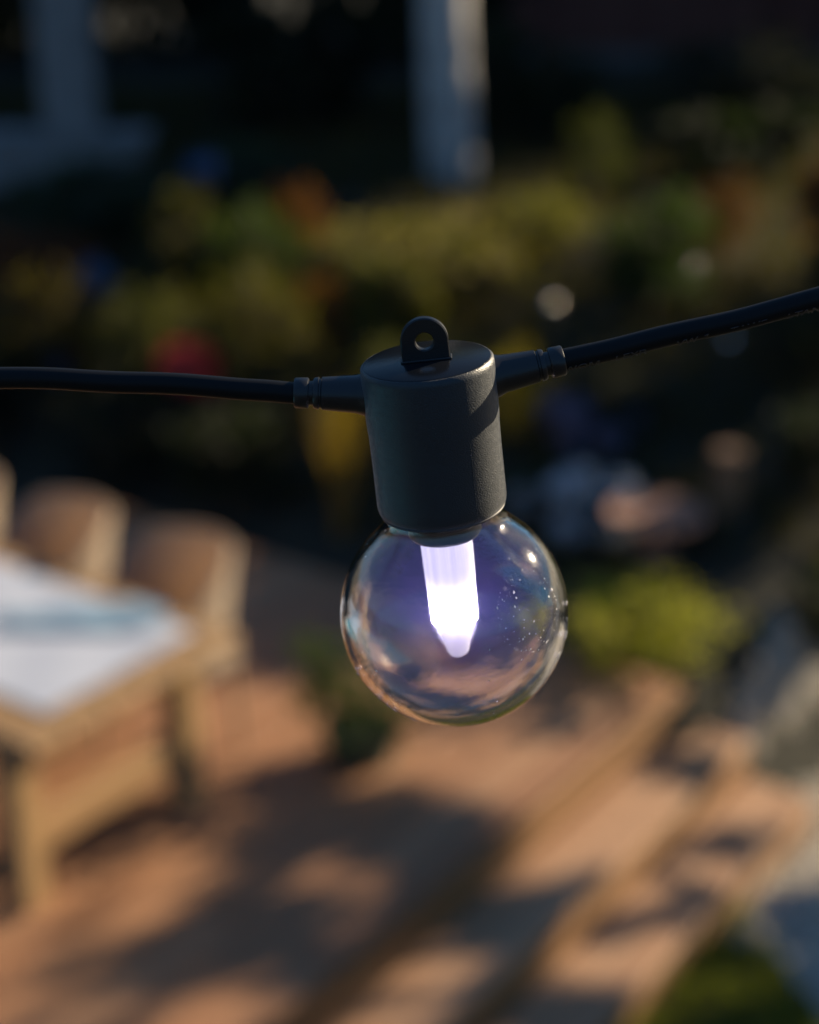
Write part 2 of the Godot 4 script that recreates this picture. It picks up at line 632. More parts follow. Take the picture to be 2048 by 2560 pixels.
func build_furniture() -> void:
	var oak := surface_mat(Color(0.45, 0.27, 0.12), tex.wood, Vector3(0.8, 9, 9), 0.55, 0.1, tex.wood)
	var oak_z := surface_mat(Color(0.46, 0.27, 0.12), tex.wood, Vector3(9, 9, 0.8), 0.55, 0.1, tex.wood)
	var oak_y := surface_mat(Color(0.46, 0.28, 0.12), tex.wood, Vector3(9, 0.8, 9), 0.55, 0.1, tex.wood)
	var wid := 1.06
	var lon := 2.2
	var t := thing("garden_table", "oiled wooden garden table under the white runner", "table", deck_point(-0.93 - lon / 2.0, 1.86 + wid / 2.0), DECK_TURN)
	for k in 6:
		part("top_board", box_mesh(lon, 0.05, wid / 6.0 - 0.006, 0.006), oak, t, Vector3(0, 0.70, -wid / 2.0 + (k + 0.5) * wid / 6.0))
	for sz in [-1.0, 1.0]:
		part("apron", box_mesh(lon - 0.24, 0.10, 0.028), oak, t, Vector3(0, 0.596, sz * (wid / 2.0 - 0.075)))
	for sx in [-1.0, 1.0]:
		part("apron", box_mesh(0.028, 0.13, wid - 0.24), oak_z, t, Vector3(sx * (lon / 2.0 - 0.18), 0.568, 0.02))
		part("stretcher", box_mesh(0.045, 0.15, wid - 0.24), oak_z, t, Vector3(sx * (lon / 2.0 - 0.20), 0.18, 0.02))
		for sz in [-1.0, 1.0]:
			part("leg", box_mesh(0.115, 0.699, 0.115, 0.008), oak_y, t, Vector3(sx * (lon / 2.0 - 0.20), 0, 0.02 + sz * (wid / 2.0 - 0.11)))
	# white runner with hanging end folds
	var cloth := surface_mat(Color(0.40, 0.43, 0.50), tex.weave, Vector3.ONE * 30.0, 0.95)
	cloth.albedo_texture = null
	var runner := func(u: float, v: float) -> Vector3:
		var y := 0.757 + 0.0035 * sin(u * 31.0 + v * 5.0) * sin(v * 13.0 + u * 4.0)
		return Vector3(lerpf(lon / 2.0 - 0.13, -lon / 2.0 + 0.13, u), y, lerpf(wid / 2.0 - 0.19, -wid / 2.0 + 0.11, v))
	var run := part("table_runner", cloth_mesh(runner, 60, 26, 0.003), cloth, self, t.position, t.rotation)
	tag(run, "long pale grey white cloth laid along the wooden garden table", "tablecloth")

	var fold := func(u: float, v: float) -> Vector3:
		return Vector3((0.5 - u) * 0.62 + 0.06 * sin(v * 3.0), 0.014 + 0.007 * sin(u * 17.0 + v * 4.0) * sin(v * 9.0), (v - 0.5) * -(0.20 + 0.05 * sin(u * 6.0)))
	var nm := mat(Color(0.17, 0.27, 0.36), 0.9)
	var napkin := part("folded_napkin", cloth_mesh(fold, 48, 24, 0.005), nm, self, Vector3(-1.30, 0.757, -5.87), Vector3(0, 0.10, 0))
	tag(napkin, "crumpled blue grey napkin lying on the white cloth", "napkin")

	# wicker chairs along the far side
	var wick := surface_mat(Color(0.80, 0.64, 0.48), tex.weave, Vector3.ONE * 9.0, 0.75, 0.4, tex.weave)
	var legm := mat(Color(0.30, 0.19, 0.11), 0.6)
	wick.backlight_enabled = true
	wick.backlight = Color(1.0, 0.97, 0.92)
	var labels := ["wicker armchair at the right end of the row behind the table", "wicker armchair in the middle of the row behind the table", "wicker armchair at the left edge behind the table"]
	var first: Node3D
	for k in 3:
		var c: Node3D
		if k == 0:
			c = thing("wicker_chair", labels[0], "chair", Vector3.ZERO, 0.0, "wicker chairs behind the table")
			make_chair(c, wick, legm)
			first = c
		else:
			c = first.duplicate()
			c.name = numbered("wicker_chair")
			add_child(c)
			c.set_meta("label", labels[k])
		c.position = deck_point(-0.86 - 0.58 - 0.66 * k, 1.86 - 0.10 + 0.03 * k)
		c.rotation.y = DECK_TURN + [-0.06, -0.14, 0.04][k]


func cloth_mesh(at: Callable, nu: int, nv: int, thick: float) -> ArrayMesh:
	# a soft sheet over at(u, v), with an underside
	var st := SurfaceTool.new()
	st.begin(Mesh.PRIMITIVE_TRIANGLES)
	var e := 0.01
	for side in [1.0, -1.0]:
		for i in nu:
			for j in nv:
				var order := [[0, 0], [1, 0], [1, 1], [0, 0], [1, 1], [0, 1]]
				for k in order:
					var u: float = (i + k[0]) / float(nu)
					var v: float = (j + k[1]) / float(nv)
					var du: Vector3 = at.call(u + e, v) - at.call(u - e, v)
					var dv: Vector3 = at.call(u, v + e) - at.call(u, v - e)
					var n := du.cross(dv).normalized()
					if n.y < 0.0:
						n = -n
					st.set_normal(n * side)
					st.add_vertex(at.call(u, v) - n * (thick if side < 0.0 else 0.0))
	return st.commit()


func make_chair(c: Node3D, wick: Material, legm: Material) -> void:
	# faces +z; a rounded back that wraps into low arms
	part("seat", box_mesh(0.46, 0.055, 0.44, 0.02), wick, c, Vector3(0, 0.40, 0))
	var st := SurfaceTool.new()
	st.begin(Mesh.PRIMITIVE_TRIANGLES)
	var n := 28
	for side in [0, 1]:
		for i in n:
			for j in 10:
				var q := []
				for k in [[0, 0], [1, 0], [1, 1], [0, 1]]:
					q.append(back_point((i + k[0]) / float(n), (j + k[1]) / 10.0, side))
				var inner := back_point((i + 0.5) / n, (j + 0.5) / 10.0, 1 - side)
				quad(st, q[0], q[1], q[2], q[3], inner)
	for i in n:
		quad(st, back_point(i / float(n), 1, 0), back_point((i + 1) / float(n), 1, 0), back_point((i + 1) / float(n), 1, 1), back_point(i / float(n), 1, 1), back_point((i + 0.5) / n, 0.5, 0))
	part("backrest", st.commit(), wick, c)
	var rim := []
	var rr := []
	for i in n + 1:
		rim.append((back_point(i / float(n), 1, 0) + back_point(i / float(n), 1, 1)) / 2.0)
		rr.append(0.013)
	part("back_rim", tube(rim, rr, 8), wick, c)
	for sx in [-1.0, 1.0]:
		part("leg", tube([Vector3(sx * 0.21, 0, 0.19), Vector3(sx * 0.2, 0.41, 0.18)], [0.014, 0.018], 8), legm, c)
		part("leg", tube([Vector3(sx * 0.21, 0, -0.21), Vector3(sx * 0.2, 0.41, -0.18)], [0.014, 0.018], 8), legm, c)


func back_point(u: float, v: float, side: int) -> Vector3:
	var a := lerpf(-2.05, 2.05, u)
	var wrap := cos(a / 2.05 * PI / 2.0)
	var top := 0.66 + 0.22 * pow(clampf(wrap * 1.5, 0.0, 1.0), 0.8)
	var y := lerpf(0.42, top, v)
	var r := 0.25 + 0.03 * v - (0.022 if side else 0.0)
	return Vector3(sin(a) * r * 0.97, y, -cos(a) * r - 0.05 * v * wrap)


# -------------------------------------------------------------------- plants

func plant(called: String, label: String, category: String, at: Vector3, w: float, h: float, c: Color, variant: int, group := "") -> Node3D:
	var o := thing(called, label, category, at, rng.randf() * TAU, group)
	var cr := part("crown" if variant < 4 else "blades", leaf_meshes[variant], leaf_mat(c), o)
	cr.scale = Vector3(w, h, w)
	if variant < 4:
		var stem := mat(Color(0.12, 0.08, 0.05), 0.9)
		for k in 3:
			var a := TAU * k / 3.0 + 0.4
			var d := Vector3(cos(a), 0, sin(a))
			part("stem", tube([d * 0.03 - Vector3(0, 0.05, 0), d * w * 0.1 + Vector3(0, h * 0.35, 0), d * w * 0.24 + Vector3(0, h * 0.72, 0)], [0.016, 0.012, 0.005], 6), stem, o)
	return o


func flowers(o: Node3D, at: Vector3, r: float, c: Color, count: int, spread := 0.0, petal := 0.05) -> void:
	var m := mat(c, 0.6)
	m.vertex_color_use_as_albedo = true
	m.backlight_enabled = true
	m.backlight = Color(0.9, 0.9, 0.9)
	for k in count:
		var st := SurfaceTool.new()
		st.begin(Mesh.PRIMITIVE_TRIANGLES)
		for i in 110:
			var d := rand_dir()
			d.y = absf(d.y) * 1.0 - 0.25
			d = d.normalized()
			var v := rng.randf_range(0.75, 1.15)
			add_leaf(st, d * r * rng.randf_range(0.6, 0.95), (rand_dir() + d * 0.3).normalized(), d, petal, petal * 0.8, Color(v, v, v))
		var off := Vector3(rng.randf_range(-1, 1), rng.randf_range(-0.5, 0.5), rng.randf_range(-0.6, 0.6)) * spread
		var p := o.global_transform.affine_inverse() * (at + off)
		part("flower_head", st.commit(), m, o, p)
		part("flower_stalk", tube([Vector3(p.x * 0.3, 0, p.z * 0.3), Vector3(p.x * 0.8, p.y * 0.6, p.z * 0.8), p], [0.008, 0.006, 0.005], 5), mat(Color(0.06, 0.09, 0.03)), o)


func build_plants() -> void:
	leaf_meshes = [crown_mesh(900, 16, 0.10), crown_mesh(1000, 22, 0.075), crown_mesh(800, 12, 0.13, 0.4), crown_mesh(1500, 30, 0.06, 0.6), blade_mesh(60, 0.5), blade_mesh(90, 0.25)]
	var G := "shrubs on the bank behind the deck"
	var rows := [
		["dark_shrub", "leafy shrub coloured near black for the deep shade behind the leftmost wicker chair", -2.75, -9.75, 1.2, 0.75, Color(0.022, 0.026, 0.012), 0],  # near-black leaves stand in for the deep shade behind the chairs
		["dark_shrub", "leafy shrub coloured near black for the deep shade between the left and middle wicker chairs", -1.75, -9.15, 1.1, 0.72, Color(0.020, 0.024, 0.012), 1],
		["dark_shrub", "leafy shrub coloured near black for the deep shade behind the right wicker chair", -0.95, -8.75, 1.0, 0.70, Color(0.024, 0.030, 0.012), 0],
		["olive_shrub", "olive brown shrub at the far left behind the chairs", -2.25, -10.2, 1.1, 0.95, Color(0.085, 0.062, 0.02), 0],
		["olive_shrub", "olive shrub with red flowers behind the middle chair", -1.5, -9.85, 0.95, 0.95, Color(0.085, 0.08, 0.02), 1],
		["olive_shrub", "tall olive green shrub left of the lamp holder", -0.85, -9.5, 0.85, 1.15, Color(0.10, 0.085, 0.022), 1],
		["russet_shrub", "low russet brown shrub at the left edge", -2.6, -11.4, 1.3, 0.66, Color(0.20, 0.062, 0.025), 1],
		["olive_shrub", "olive shrub with a blue flower above the red flowers", -1.45, -11.1, 0.95, 0.9, Color(0.075, 0.065, 0.02), 0],
		["green_shrub", "dark green shrub under the orange leaved branches", -0.95, -10.7, 0.85, 0.95, Color(0.05, 0.075, 0.018), 1],
		["green_shrub", "grey green shrub in front of the low white wall", -2.4, -12.6, 1.7, 0.55, Color(0.055, 0.075, 0.045), 0],
		["green_shrub", "bluish green shrub right of the low white wall", -1.3, -12.5, 1.0, 0.62, Color(0.035, 0.065, 0.045), 1],
		["orange_shrub", "slim shrub of orange autumn leaves, the higher of two", -0.76, -11.5, 0.5, 0.62, Color(0.25, 0.095, 0.025), 3],
		["orange_shrub", "slim shrub of orange autumn leaves, the lower of two", -0.55, -10.15, 0.42, 0.62, Color(0.27, 0.11, 0.025), 3],
		["yellow_shrub", "broad shrub coloured yellow green for a sunlit lawn patch behind the hanging eyelet", 0.15, -10.75, 1.8, 0.6, Color(0.25, 0.205, 0.045), 1],  # lighter leaf colour stands in for a sunlit patch of lawn
		["yellow_shrub", "smaller shrub coloured for the same sunlit lawn patch, right of the broad one", 0.85, -11.0, 0.8, 0.5, Color(0.20, 0.18, 0.035), 1],
		["olive_shrub", "olive shrub just left of the lamp holder", -0.12, -10.1, 0.85, 0.72, Color(0.13, 0.125, 0.025), 0],
		["olive_shrub", "low olive shrub behind the lamp holder", 0.1, -9.2, 1.0, 0.62, Color(0.10, 0.10, 0.02), 1],
		["tall_shrub", "tall thin olive shrub right of the pale birch", 1.3, -12.0, 0.55, 0.8, Color(0.065, 0.07, 0.02), 3],
		["green_shrub", "large dark green shrub above the right cable", 1.5, -10.0, 1.0, 0.85, Color(0.04, 0.062, 0.018), 0],
		["russet_shrub", "orange brown shrub above the right cable", 1.97, -10.55, 0.5, 0.62, Color(0.13, 0.055, 0.022), 1],
		["russet_shrub", "tall red brown shrub at the right edge", 2.55, -9.75, 0.8, 1.1, Color(0.15, 0.055, 0.028), 2],
		["yellow_shrub", "small yellow olive shrub right beside the lamp holder", 0.55, -8.95, 0.5, 0.62, Color(0.30, 0.23, 0.02), 1],
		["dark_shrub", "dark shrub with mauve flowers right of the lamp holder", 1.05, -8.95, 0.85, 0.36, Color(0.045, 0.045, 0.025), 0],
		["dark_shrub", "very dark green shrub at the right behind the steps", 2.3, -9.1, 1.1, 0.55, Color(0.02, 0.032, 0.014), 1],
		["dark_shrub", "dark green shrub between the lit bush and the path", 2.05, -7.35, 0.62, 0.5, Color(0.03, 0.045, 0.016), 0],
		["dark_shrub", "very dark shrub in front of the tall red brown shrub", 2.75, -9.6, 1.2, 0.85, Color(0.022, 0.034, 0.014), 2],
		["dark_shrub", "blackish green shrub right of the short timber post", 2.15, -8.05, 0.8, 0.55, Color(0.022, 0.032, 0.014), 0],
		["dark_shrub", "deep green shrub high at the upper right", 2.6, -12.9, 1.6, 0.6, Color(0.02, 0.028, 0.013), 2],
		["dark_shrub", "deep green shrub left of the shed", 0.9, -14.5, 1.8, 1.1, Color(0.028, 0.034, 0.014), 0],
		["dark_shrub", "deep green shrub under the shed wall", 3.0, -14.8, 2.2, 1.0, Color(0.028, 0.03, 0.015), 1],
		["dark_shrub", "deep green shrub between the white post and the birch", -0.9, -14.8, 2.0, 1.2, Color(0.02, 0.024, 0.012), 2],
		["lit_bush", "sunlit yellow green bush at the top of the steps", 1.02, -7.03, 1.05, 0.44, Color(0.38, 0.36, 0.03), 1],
	]
	var made := {}
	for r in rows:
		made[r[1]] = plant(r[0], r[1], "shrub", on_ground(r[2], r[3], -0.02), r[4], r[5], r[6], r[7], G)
	flowers(made["olive shrub with a blue flower above the red flowers"], Vector3(-1.45, 1.22, -12.0), 0.11, Color(0.05, 0.13, 0.32), 1)
	flowers(made["low russet brown shrub at the left edge"], Vector3(-2.1, 0.66, -11.1), 0.12, Color(0.09, 0.19, 0.33), 2, 0.06)
	flowers(made["olive brown shrub at the far left behind the chairs"], Vector3(-2.15, 0.42, -10.1), 0.12, Color(0.08, 0.14, 0.30), 2, 0.08)
	flowers(made["olive shrub with red flowers behind the middle chair"], Vector3(-1.27, 0.56, -9.5), 0.14, Color(0.75, 0.085, 0.075), 3, 0.09, 0.07)
	flowers(made["olive shrub with red flowers behind the middle chair"], Vector3(-1.53, 0.25, -9.3), 0.10, Color(0.45, 0.04, 0.05), 1, 0.0, 0.06)
	flowers(made["dark shrub with mauve flowers right of the lamp holder"], Vector3(1.05, 0.52, -8.7), 0.08, Color(0.22, 0.20, 0.30), 6, 0.28)
	var pale := plant("pale_flower_clump", "clump of pale blue white flowers left of the terracotta bird bath", "flowers", on_ground(0.83, -8.2, -0.02), 0.75, 0.26, Color(0.05, 0.07, 0.035), 1)
	flowers(pale, Vector3(0.83, 0.34, -8.05), 0.08, Color(0.60, 0.65, 0.70), 12, 0.30)

	# yellowed grass clump and the potted evergreen on the deck
	plant("tall_grass_clump", "tall yellowed ornamental grass left of the bulb", "grass clump", on_ground(-0.36, -8.35, -0.02), 0.7, 0.95, Color(0.33, 0.21, 0.055), 5)
	var pot_m := surface_mat(Color(0.05, 0.075, 0.045), tex.soil, Vector3.ONE * 4.0, 0.6)
	var spot := Vector3(-0.20, 0.0, -6.12)
	var pot := thing("plant_pot", "low green glazed pot holding the small evergreen on the deck", "pot", spot)
	part("pot_body", lathe(PackedVector2Array([Vector2(0.0, 0.12), Vector2(0.145, 0.12), Vector2(0.15, 0.15), Vector2(0.165, 0.15), Vector2(0.165, 0.12), Vector2(0.15, 0.11), Vector2(0.13, 0.0), Vector2(0.0, 0.0)]), 28), pot_m, pot)
	var ever := thing("potted_evergreen", "small bushy dark green evergreen in a low pot on the deck", "shrub", spot + Vector3(0, 0.118, 0))
	part("trunk", tube([Vector3(0, 0, 0), Vector3(0.01, 0.2, 0), Vector3(0, 0.42, 0)], [0.022, 0.016, 0.006], 7), mat(Color(0.12, 0.08, 0.05)), ever)
	var cr := part("crown", leaf_meshes[3], leaf_mat(Color(0.055, 0.085, 0.025)), ever, Vector3(0, -0.15, 0))
	cr.scale = Vector3(0.72, 0.66, 0.72)

	# terracotta
	var terra := surface_mat(Color(0.50, 0.25, 0.16), tex.soil, Vector3.ONE * 5.0, 0.85)
	var bowl := thing("terracotta_bird_bath", "shallow round terracotta bird bath behind the sunlit bush", "bird bath", on_ground(1.22, -7.72, -0.01))
	part("dish", lathe(PackedVector2Array([Vector2(0.0, 0.225), Vector2(0.17, 0.23), Vector2(0.225, 0.255), Vector2(0.245, 0.255), Vector2(0.24, 0.235), Vector2(0.16, 0.185), Vector2(0.0, 0.18)]), 40), terra, bowl)
	part("pedestal", lathe(PackedVector2Array([Vector2(0.0, 0.185), Vector2(0.09, 0.185), Vector2(0.07, 0.15), Vector2(0.06, 0.08), Vector2(0.11, 0.02), Vector2(0.12, 0.0), Vector2(0.0, 0.0)]), 32), terra, bowl)
	var post := thing("short_timber_post", "short brown timber post right of the terracotta bird bath", "post", on_ground(1.6, -7.95, -0.02), 0.3)
	part("post_shaft", box_mesh(0.12, 0.34, 0.12, 0.01), wood(Color(0.30, 0.17, 0.09)), post)
	part("post_cap", box_mesh(0.14, 0.03, 0.14, 0.008), wood(Color(0.30, 0.17, 0.09)), post, Vector3(0, 0.342, 0))
	var rock := SphereMesh.new()
	rock.radius = 0.1
	rock.height = 0.12
	rock.radial_segments = 14
	rock.rings = 7
	var stone := part("pale_stone", rock, surface_mat(Color(0.52, 0.45, 0.38), tex.soil, Vector3.ONE * 8.0, 0.9, 0.8, tex.grain), self, on_ground(1.37, -5.62, 0.03))
	stone.scale = Vector3(1.1, 0.8, 0.8)
	tag(stone, "rounded pale stone in the grass beside the gravel path", "stone")

	# mirror balls on stakes, added to make round sun glints
	var glass := mat(Color(0.85, 0.82, 0.76), 0.25, 1.0)
	var spots := [[Vector3(0.78, 1.11, -9.0), 0.027, "small mirror ball added for a sun glint, the leftmost of three"], [Vector3(1.67, 1.12, -9.77), 0.016, "smallest mirror ball added for a sun glint, the highest of three"], [Vector3(1.725, 0.96, -8.83), 0.028, "small mirror ball added for a sun glint, nearest the right cable"]]
	for s in spots:
		var b := thing("glint_ball", s[2], "glint ball", on_ground(s[0].x, s[0].z), 0.0, "mirror balls added for sun glints")
		var y: float = s[0].y - b.position.y
		var sm := SphereMesh.new()
		sm.radius = s[1]
		sm.height = s[1] * 2.0
		sm.radial_segments = 32
		sm.rings = 16
		part("ball", sm, glass, b, Vector3(0, y, 0))
		part("stake", tube([Vector3(0, -0.1, 0), Vector3(0, y - s[1] * 0.9, 0)], [0.005, 0.005], 6), mat(Color(0.05, 0.05, 0.05), 0.5), b)


# -------------------------------------------------------------------- trees added right of the view to shade the garden

func build_shade_trees() -> void:
	var bark := surface_mat(Color(0.13, 0.09, 0.06), tex.soil, Vector3(3, 1, 3), 0.9)
	var t := thing("shadow_tree", "tree out of view right of the steps, boughs shaped to cast the shadows", "tree", Vector3(4.7, -0.56, -7.1))  # off-view tree, its boughs shaped by the shadows they should cast
	var st := SurfaceTool.new()
	st.begin(Mesh.PRIMITIVE_TRIANGLES)
	# boughs: outline of the ground each one shades (x, z pairs), its level, openings, distance towards the sun
	var boughs := [
		[0.00, [-0.48, -5.80, -0.06, -5.85, 0.24, -5.62, 0.20, -5.42, -0.03, -5.05, -0.12, -4.81, -0.35, -4.63, -0.90, -4.67, -0.97, -4.80, -0.74, -5.11, -0.66, -5.38], [[-0.52, -5.26, -0.31, -5.40, -0.06, -5.30, -0.12, -5.10, -0.38, -5.05], [-0.42, -4.91, -0.17, -5.07, 0.04, -5.03, -0.08, -4.80, -0.30, -4.68]], 4.3, 5.0, 1300.0],
		[-0.19, [0.45, -5.45, 0.74, -5.55, 0.42, -5.11, 0.05, -5.15, -0.01, -5.23], [], 3.9, 4.5],
		[-0.38, [0.76, -5.50, 1.15, -5.66, 1.08, -5.60, 0.76, -5.40], [], 3.0, 3.4],
		[-0.38, [0.46, -5.08, 0.71, -5.07, 0.56, -4.86, 0.36, -4.88], [], 4.2, 4.6],
		[-0.19, [1.02, -6.46, 1.34, -6.35, 1.28, -6.26, 1.0, -6.36], [], 2.7, 3.0],
		[-0.38, [1.19, -6.12, 1.50, -6.10, 1.46, -6.02, 1.18, -6.03], [], 2.7, 3.0],
		[-0.56, [1.36, -5.84, 2.0, -5.84, 2.1, -5.2, 1.55, -5.15, 1.28, -5.5], [], 2.8, 3.4],
		[-0.19, [0.357, -5.57, -1.08, -3.585, -1.53, -3.29, -0.09, -5.28], [], 4.5, 5.1, 1000.0],
		[-0.38, [0.444, -5.135, -0.114, -4.366, -0.561, -4.073, -0.004, -4.84], [], 4.5, 5.1, 1000.0],
		[0.0, [-1.20, -5.1, -0.85, -4.95, -0.79, -4.36, -1.40, -4.3], [], 5.2, 6.2, 110.0],
	]
	for b in boughs:
		var poly := pairs(b[1])
		var holes := []
		for h in b[2]:
			holes.append(pairs(h))
		var lo := poly[0]
		var hi := poly[0]
		var area := 0.0
		for i in poly.size():
			lo = lo.min(poly[i])
			hi = hi.max(poly[i])
			area += poly[i].cross(poly[(i + 1) % poly.size()]) / 2.0
		var n := int(absf(area) * (b[5] if b.size() > 5 else 1500.0)) + 60
		while n > 0:
			var p := Vector2(rng.randf_range(lo.x, hi.x), rng.randf_range(lo.y, hi.y))
			if not Geometry2D.is_point_in_polygon(p, poly):
				continue
			var open := false
			for h in holes:
				open = open or Geometry2D.is_point_in_polygon(p, h)
			if open:
				continue
			n -= 1
			var at: Vector3 = Vector3(p.x, b[0], p.y) + SUN * rng.randf_range(b[3], b[4]) - t.position
			add_leaf(st, at, (rand_dir() + Vector3.DOWN * 0.3).normalized(), rand_dir(), rng.randf_range(0.07, 0.11), 0.055, leaf_tint())
	part("crown", st.commit(), leaf_mat(Color(0.05, 0.075, 0.02)), t)
	var top := Vector3(0, 1.2, 0)
	part("trunk", tube([Vector3(0, -0.1, 0), Vector3(0.03, 0.6, 0.02), top], [0.13, 0.10, 0.09], 12), bark, t)
	for b in boughs:
		var poly := pairs(b[1])
		var mid := Vector2.ZERO
		for q in poly:
			mid += q / poly.size()
		var end: Vector3 = Vector3(mid.x, b[0], mid.y) + SUN * (b[3] + b[4]) / 2.0 - t.position
		part("limb", tube([top, top.lerp(end, 0.5) + Vector3(0, 0.12, 0), end], [0.055, 0.035, 0.012], 7), bark, t)

	# hedge trees added along the right to shade the background
	var hedge := crown_mesh(3000, 44, 0.065, 0.3, 1.15)
	var hm := leaf_mat(Color(0.035, 0.05, 0.018))
	var first: Node3D
	var k := 0
	var z := -16.7
	while z > -25.0:
		var x := 3.75 + 0.27 * (-z - 11.0)
		var label: String = ["nearest the shadow tree", "second from the shadow tree", "third from the shadow tree", "fourth from the shadow tree", "fifth from the shadow tree", "sixth from the shadow tree", "farthest, beside the shed"][mini(k, 6)]
		var o: Node3D
		if k == 0:
			o = thing("shade_tree", "tall tree added for shade, " + label, "tree", Vector3.ZERO, 0.0, "trees added for shade at the right")
			var cr := part("crown", hedge, hm, o, Vector3(0, 0.2, 0))
			cr.scale = Vector3(2.7, 4.2, 2.7)
			part("trunk", tube([Vector3(0, -0.2, 0), Vector3(0, 3.4, 0)], [0.14, 0.06], 9), bark, o)
			first = o
		else:
			o = first.duplicate()
			o.name = numbered("shade_tree")
			add_child(o)
			o.set_meta("label", "tall tree added for shade, " + label)
		o.position = on_ground(x, z)
		if k >= 1:
			o.scale = Vector3(1.1, 1.6, 1.1)
		o.rotation.y = k * 1.3
		z -= 2.1
		k += 1


func pairs(a: Array) -> PackedVector2Array:
	var out := PackedVector2Array()
	for i in a.size() / 2:
		out.append(Vector2(a[2 * i], a[2 * i + 1]))
	return out


# -------------------------------------------------------------------- the string light

func build_string_light() -> void:
	var o := thing("string_light", "black festoon string light with a lit clear globe bulb", "string light", Vector3(0.0098, 3.5336, -0.3357))
	o.rotation = Vector3(0, 0, deg_to_rad(6.2))
	var mm := 0.001
	var plastic := mat(Color(0.008, 0.013, 0.018), 0.54)
	plastic.metallic_specular = 0.5
	plastic.rim_enabled = true
	plastic.rim = 0.35
	plastic.rim_tint = 0.0
	plastic.heightmap_enabled = true
	plastic.heightmap_texture = tex.fine
	plastic.heightmap_scale = 0.008
	plastic.uv1_triplanar = true
	plastic.uv1_scale = Vector3.ONE * 60.0
	plastic.roughness_texture = tex.soil
	plastic.roughness_texture_channel = BaseMaterial3D.TEXTURE_CHANNEL_RED
	var gloss := mat(Color(0.007, 0.008, 0.010), 0.33)
	gloss.heightmap_enabled = true
	gloss.heightmap_texture = tex.fine
	gloss.heightmap_scale = 0.002
	gloss.uv1_triplanar = true
	gloss.uv1_scale = Vector3.ONE * 40.0
	var rubber := mat(Color(0.006, 0.0065, 0.0075), 0.45)
	rubber.metallic_specular = 0.28

	# socket: a hollow cup, its rim rounded, a disc set into the top
	var sp := PackedVector2Array()
	for q in [[12.72, 57.4], [12.78, 57.95], [12.95, 58.12], [13.45, 58.12], [13.85, 57.7], [13.95, 56.6], [14.0, 50.0], [13.95, 46.0], [13.8, 43.0], [13.75, 38.0], [13.8, 30.0], [13.8, 27.0], [13.65, 26.2], [13.35, 25.7], [12.95, 25.6], [12.9, 26.0], [12.9, 36.0], [0.0, 36.0]]:
		sp.append(Vector2(q[0], q[1]) * mm)
	var socket := part("socket", lathe(sp, 96), plastic, o)
	var dp := PackedVector2Array()
	for q in [[0.0, 58.32], [13.0, 58.32], [13.25, 58.18], [13.32, 57.9], [13.32, 57.6], [0.0, 57.6]]:
		dp.append(Vector2(q[0], q[1]) * mm)
	var disc := gloss.duplicate() as StandardMaterial3D
	disc.roughness = 0.2
	disc.metallic_specular = 0.3
	part("top_disc", lathe(dp, 96), disc, socket)
	var gp := PackedVector2Array()
	for q in [[0.0, 56.6], [13.2, 56.6], [13.2, 56.0], [0.0, 56.0]]:
		gp.append(Vector2(q[0], q[1]) * mm)
	part("rim_groove", lathe(gp, 64), mat(Color(0.006, 0.006, 0.006), 0.7), socket)

	# hanging eyelet with its hole
	var tab := eyelet(4.95 * mm, 4.2 * mm, 1.85 * mm, 2.0 * mm)
	part("eyelet", tab, gloss, socket, Vector3(0, 58.31 * mm, 0))

	part("eyelet_foot", box_mesh(10.6 * mm, 0.45 * mm, 2.9 * mm, 0.2 * mm), gloss, socket, Vector3(0, 58.28 * mm, 0))
	# parting line of the mould and the soft lip that seals the bulb
	for a in [0.55, 0.55 + PI]:
		part("mould_seam", box_mesh(0.16 * mm, 29.0 * mm, 0.10 * mm, 0.04 * mm), plastic, socket, Vector3(sin(a) * 13.78 * mm, 26.6 * mm, cos(a) * 13.78 * mm), Vector3(0, a, 0))
	var lip := PackedVector2Array()
	for q in [[12.7, 25.9], [13.25, 25.75], [13.4, 25.45], [13.3, 25.15], [13.0, 25.0], [12.62, 25.0], [12.62, 25.9]]:
		lip.append(Vector2(q[0], q[1]) * mm)
	part("seal_lip", lathe(lip, 72), mat(Color(0.03, 0.03, 0.035), 0.45), socket)

	# cable, strain reliefs
	var inv := o.transform.affine_inverse()
	var left := [Vector3(-0.0096, 3.5837, -0.3368), Vector3(-0.0225, 3.5838, -0.3369), Vector3(-0.0299, 3.5844, -0.3371), Vector3(-0.0408, 3.5851, -0.3374), Vector3(-0.0557, 3.5861, -0.3378), Vector3(-0.0705, 3.5866, -0.3381), Vector3(-0.0853, 3.5867, -0.3381), Vector3(-0.13, 3.5866, -0.339), Vector3(-0.30, 3.588, -0.345), Vector3(-0.9, 3.62, -0.37)]
	var right := [Vector3(0.0181, 3.5873, -0.3384), Vector3(0.0299, 3.5898, -0.3394), Vector3(0.0383, 3.5915, -0.3402), Vector3(0.0532, 3.5948, -0.3415), Vector3(0.073, 3.5993, -0.3435), Vector3(0.0853, 3.6021, -0.3446), Vector3(0.13, 3.613, -0.349), Vector3(0.30, 3.66, -0.37), Vector3(0.9, 3.86, -0.45)]
	for path in [left, right]:
		var curve := Curve3D.new()
		for i in path.size():
			var p: Vector3 = inv * path[i]
			var tan: Vector3 = (inv.basis * (path[mini(i + 1, path.size() - 1)] - path[maxi(i - 1, 0)])) / 6.0
			curve.add_point(p, -tan, tan)
		curve.bake_interval = 0.0015
		var pts := []
		var rad := []
		var length := curve.get_baked_length()
		var s := 0.010
		while s < length:
			var wob := minf(1.0, (s - 0.01) * 60.0)
			pts.append(curve.sample_baked(s, true) + Vector3(0, 0.00016 * sin(s * 210.0) + 0.00022 * sin(s * 77.0 + 1.0), 0.00015 * sin(s * 130.0)) * wob)
			rad.append(2.3 * mm)
			s += 0.0015 if s < 0.15 else 0.03
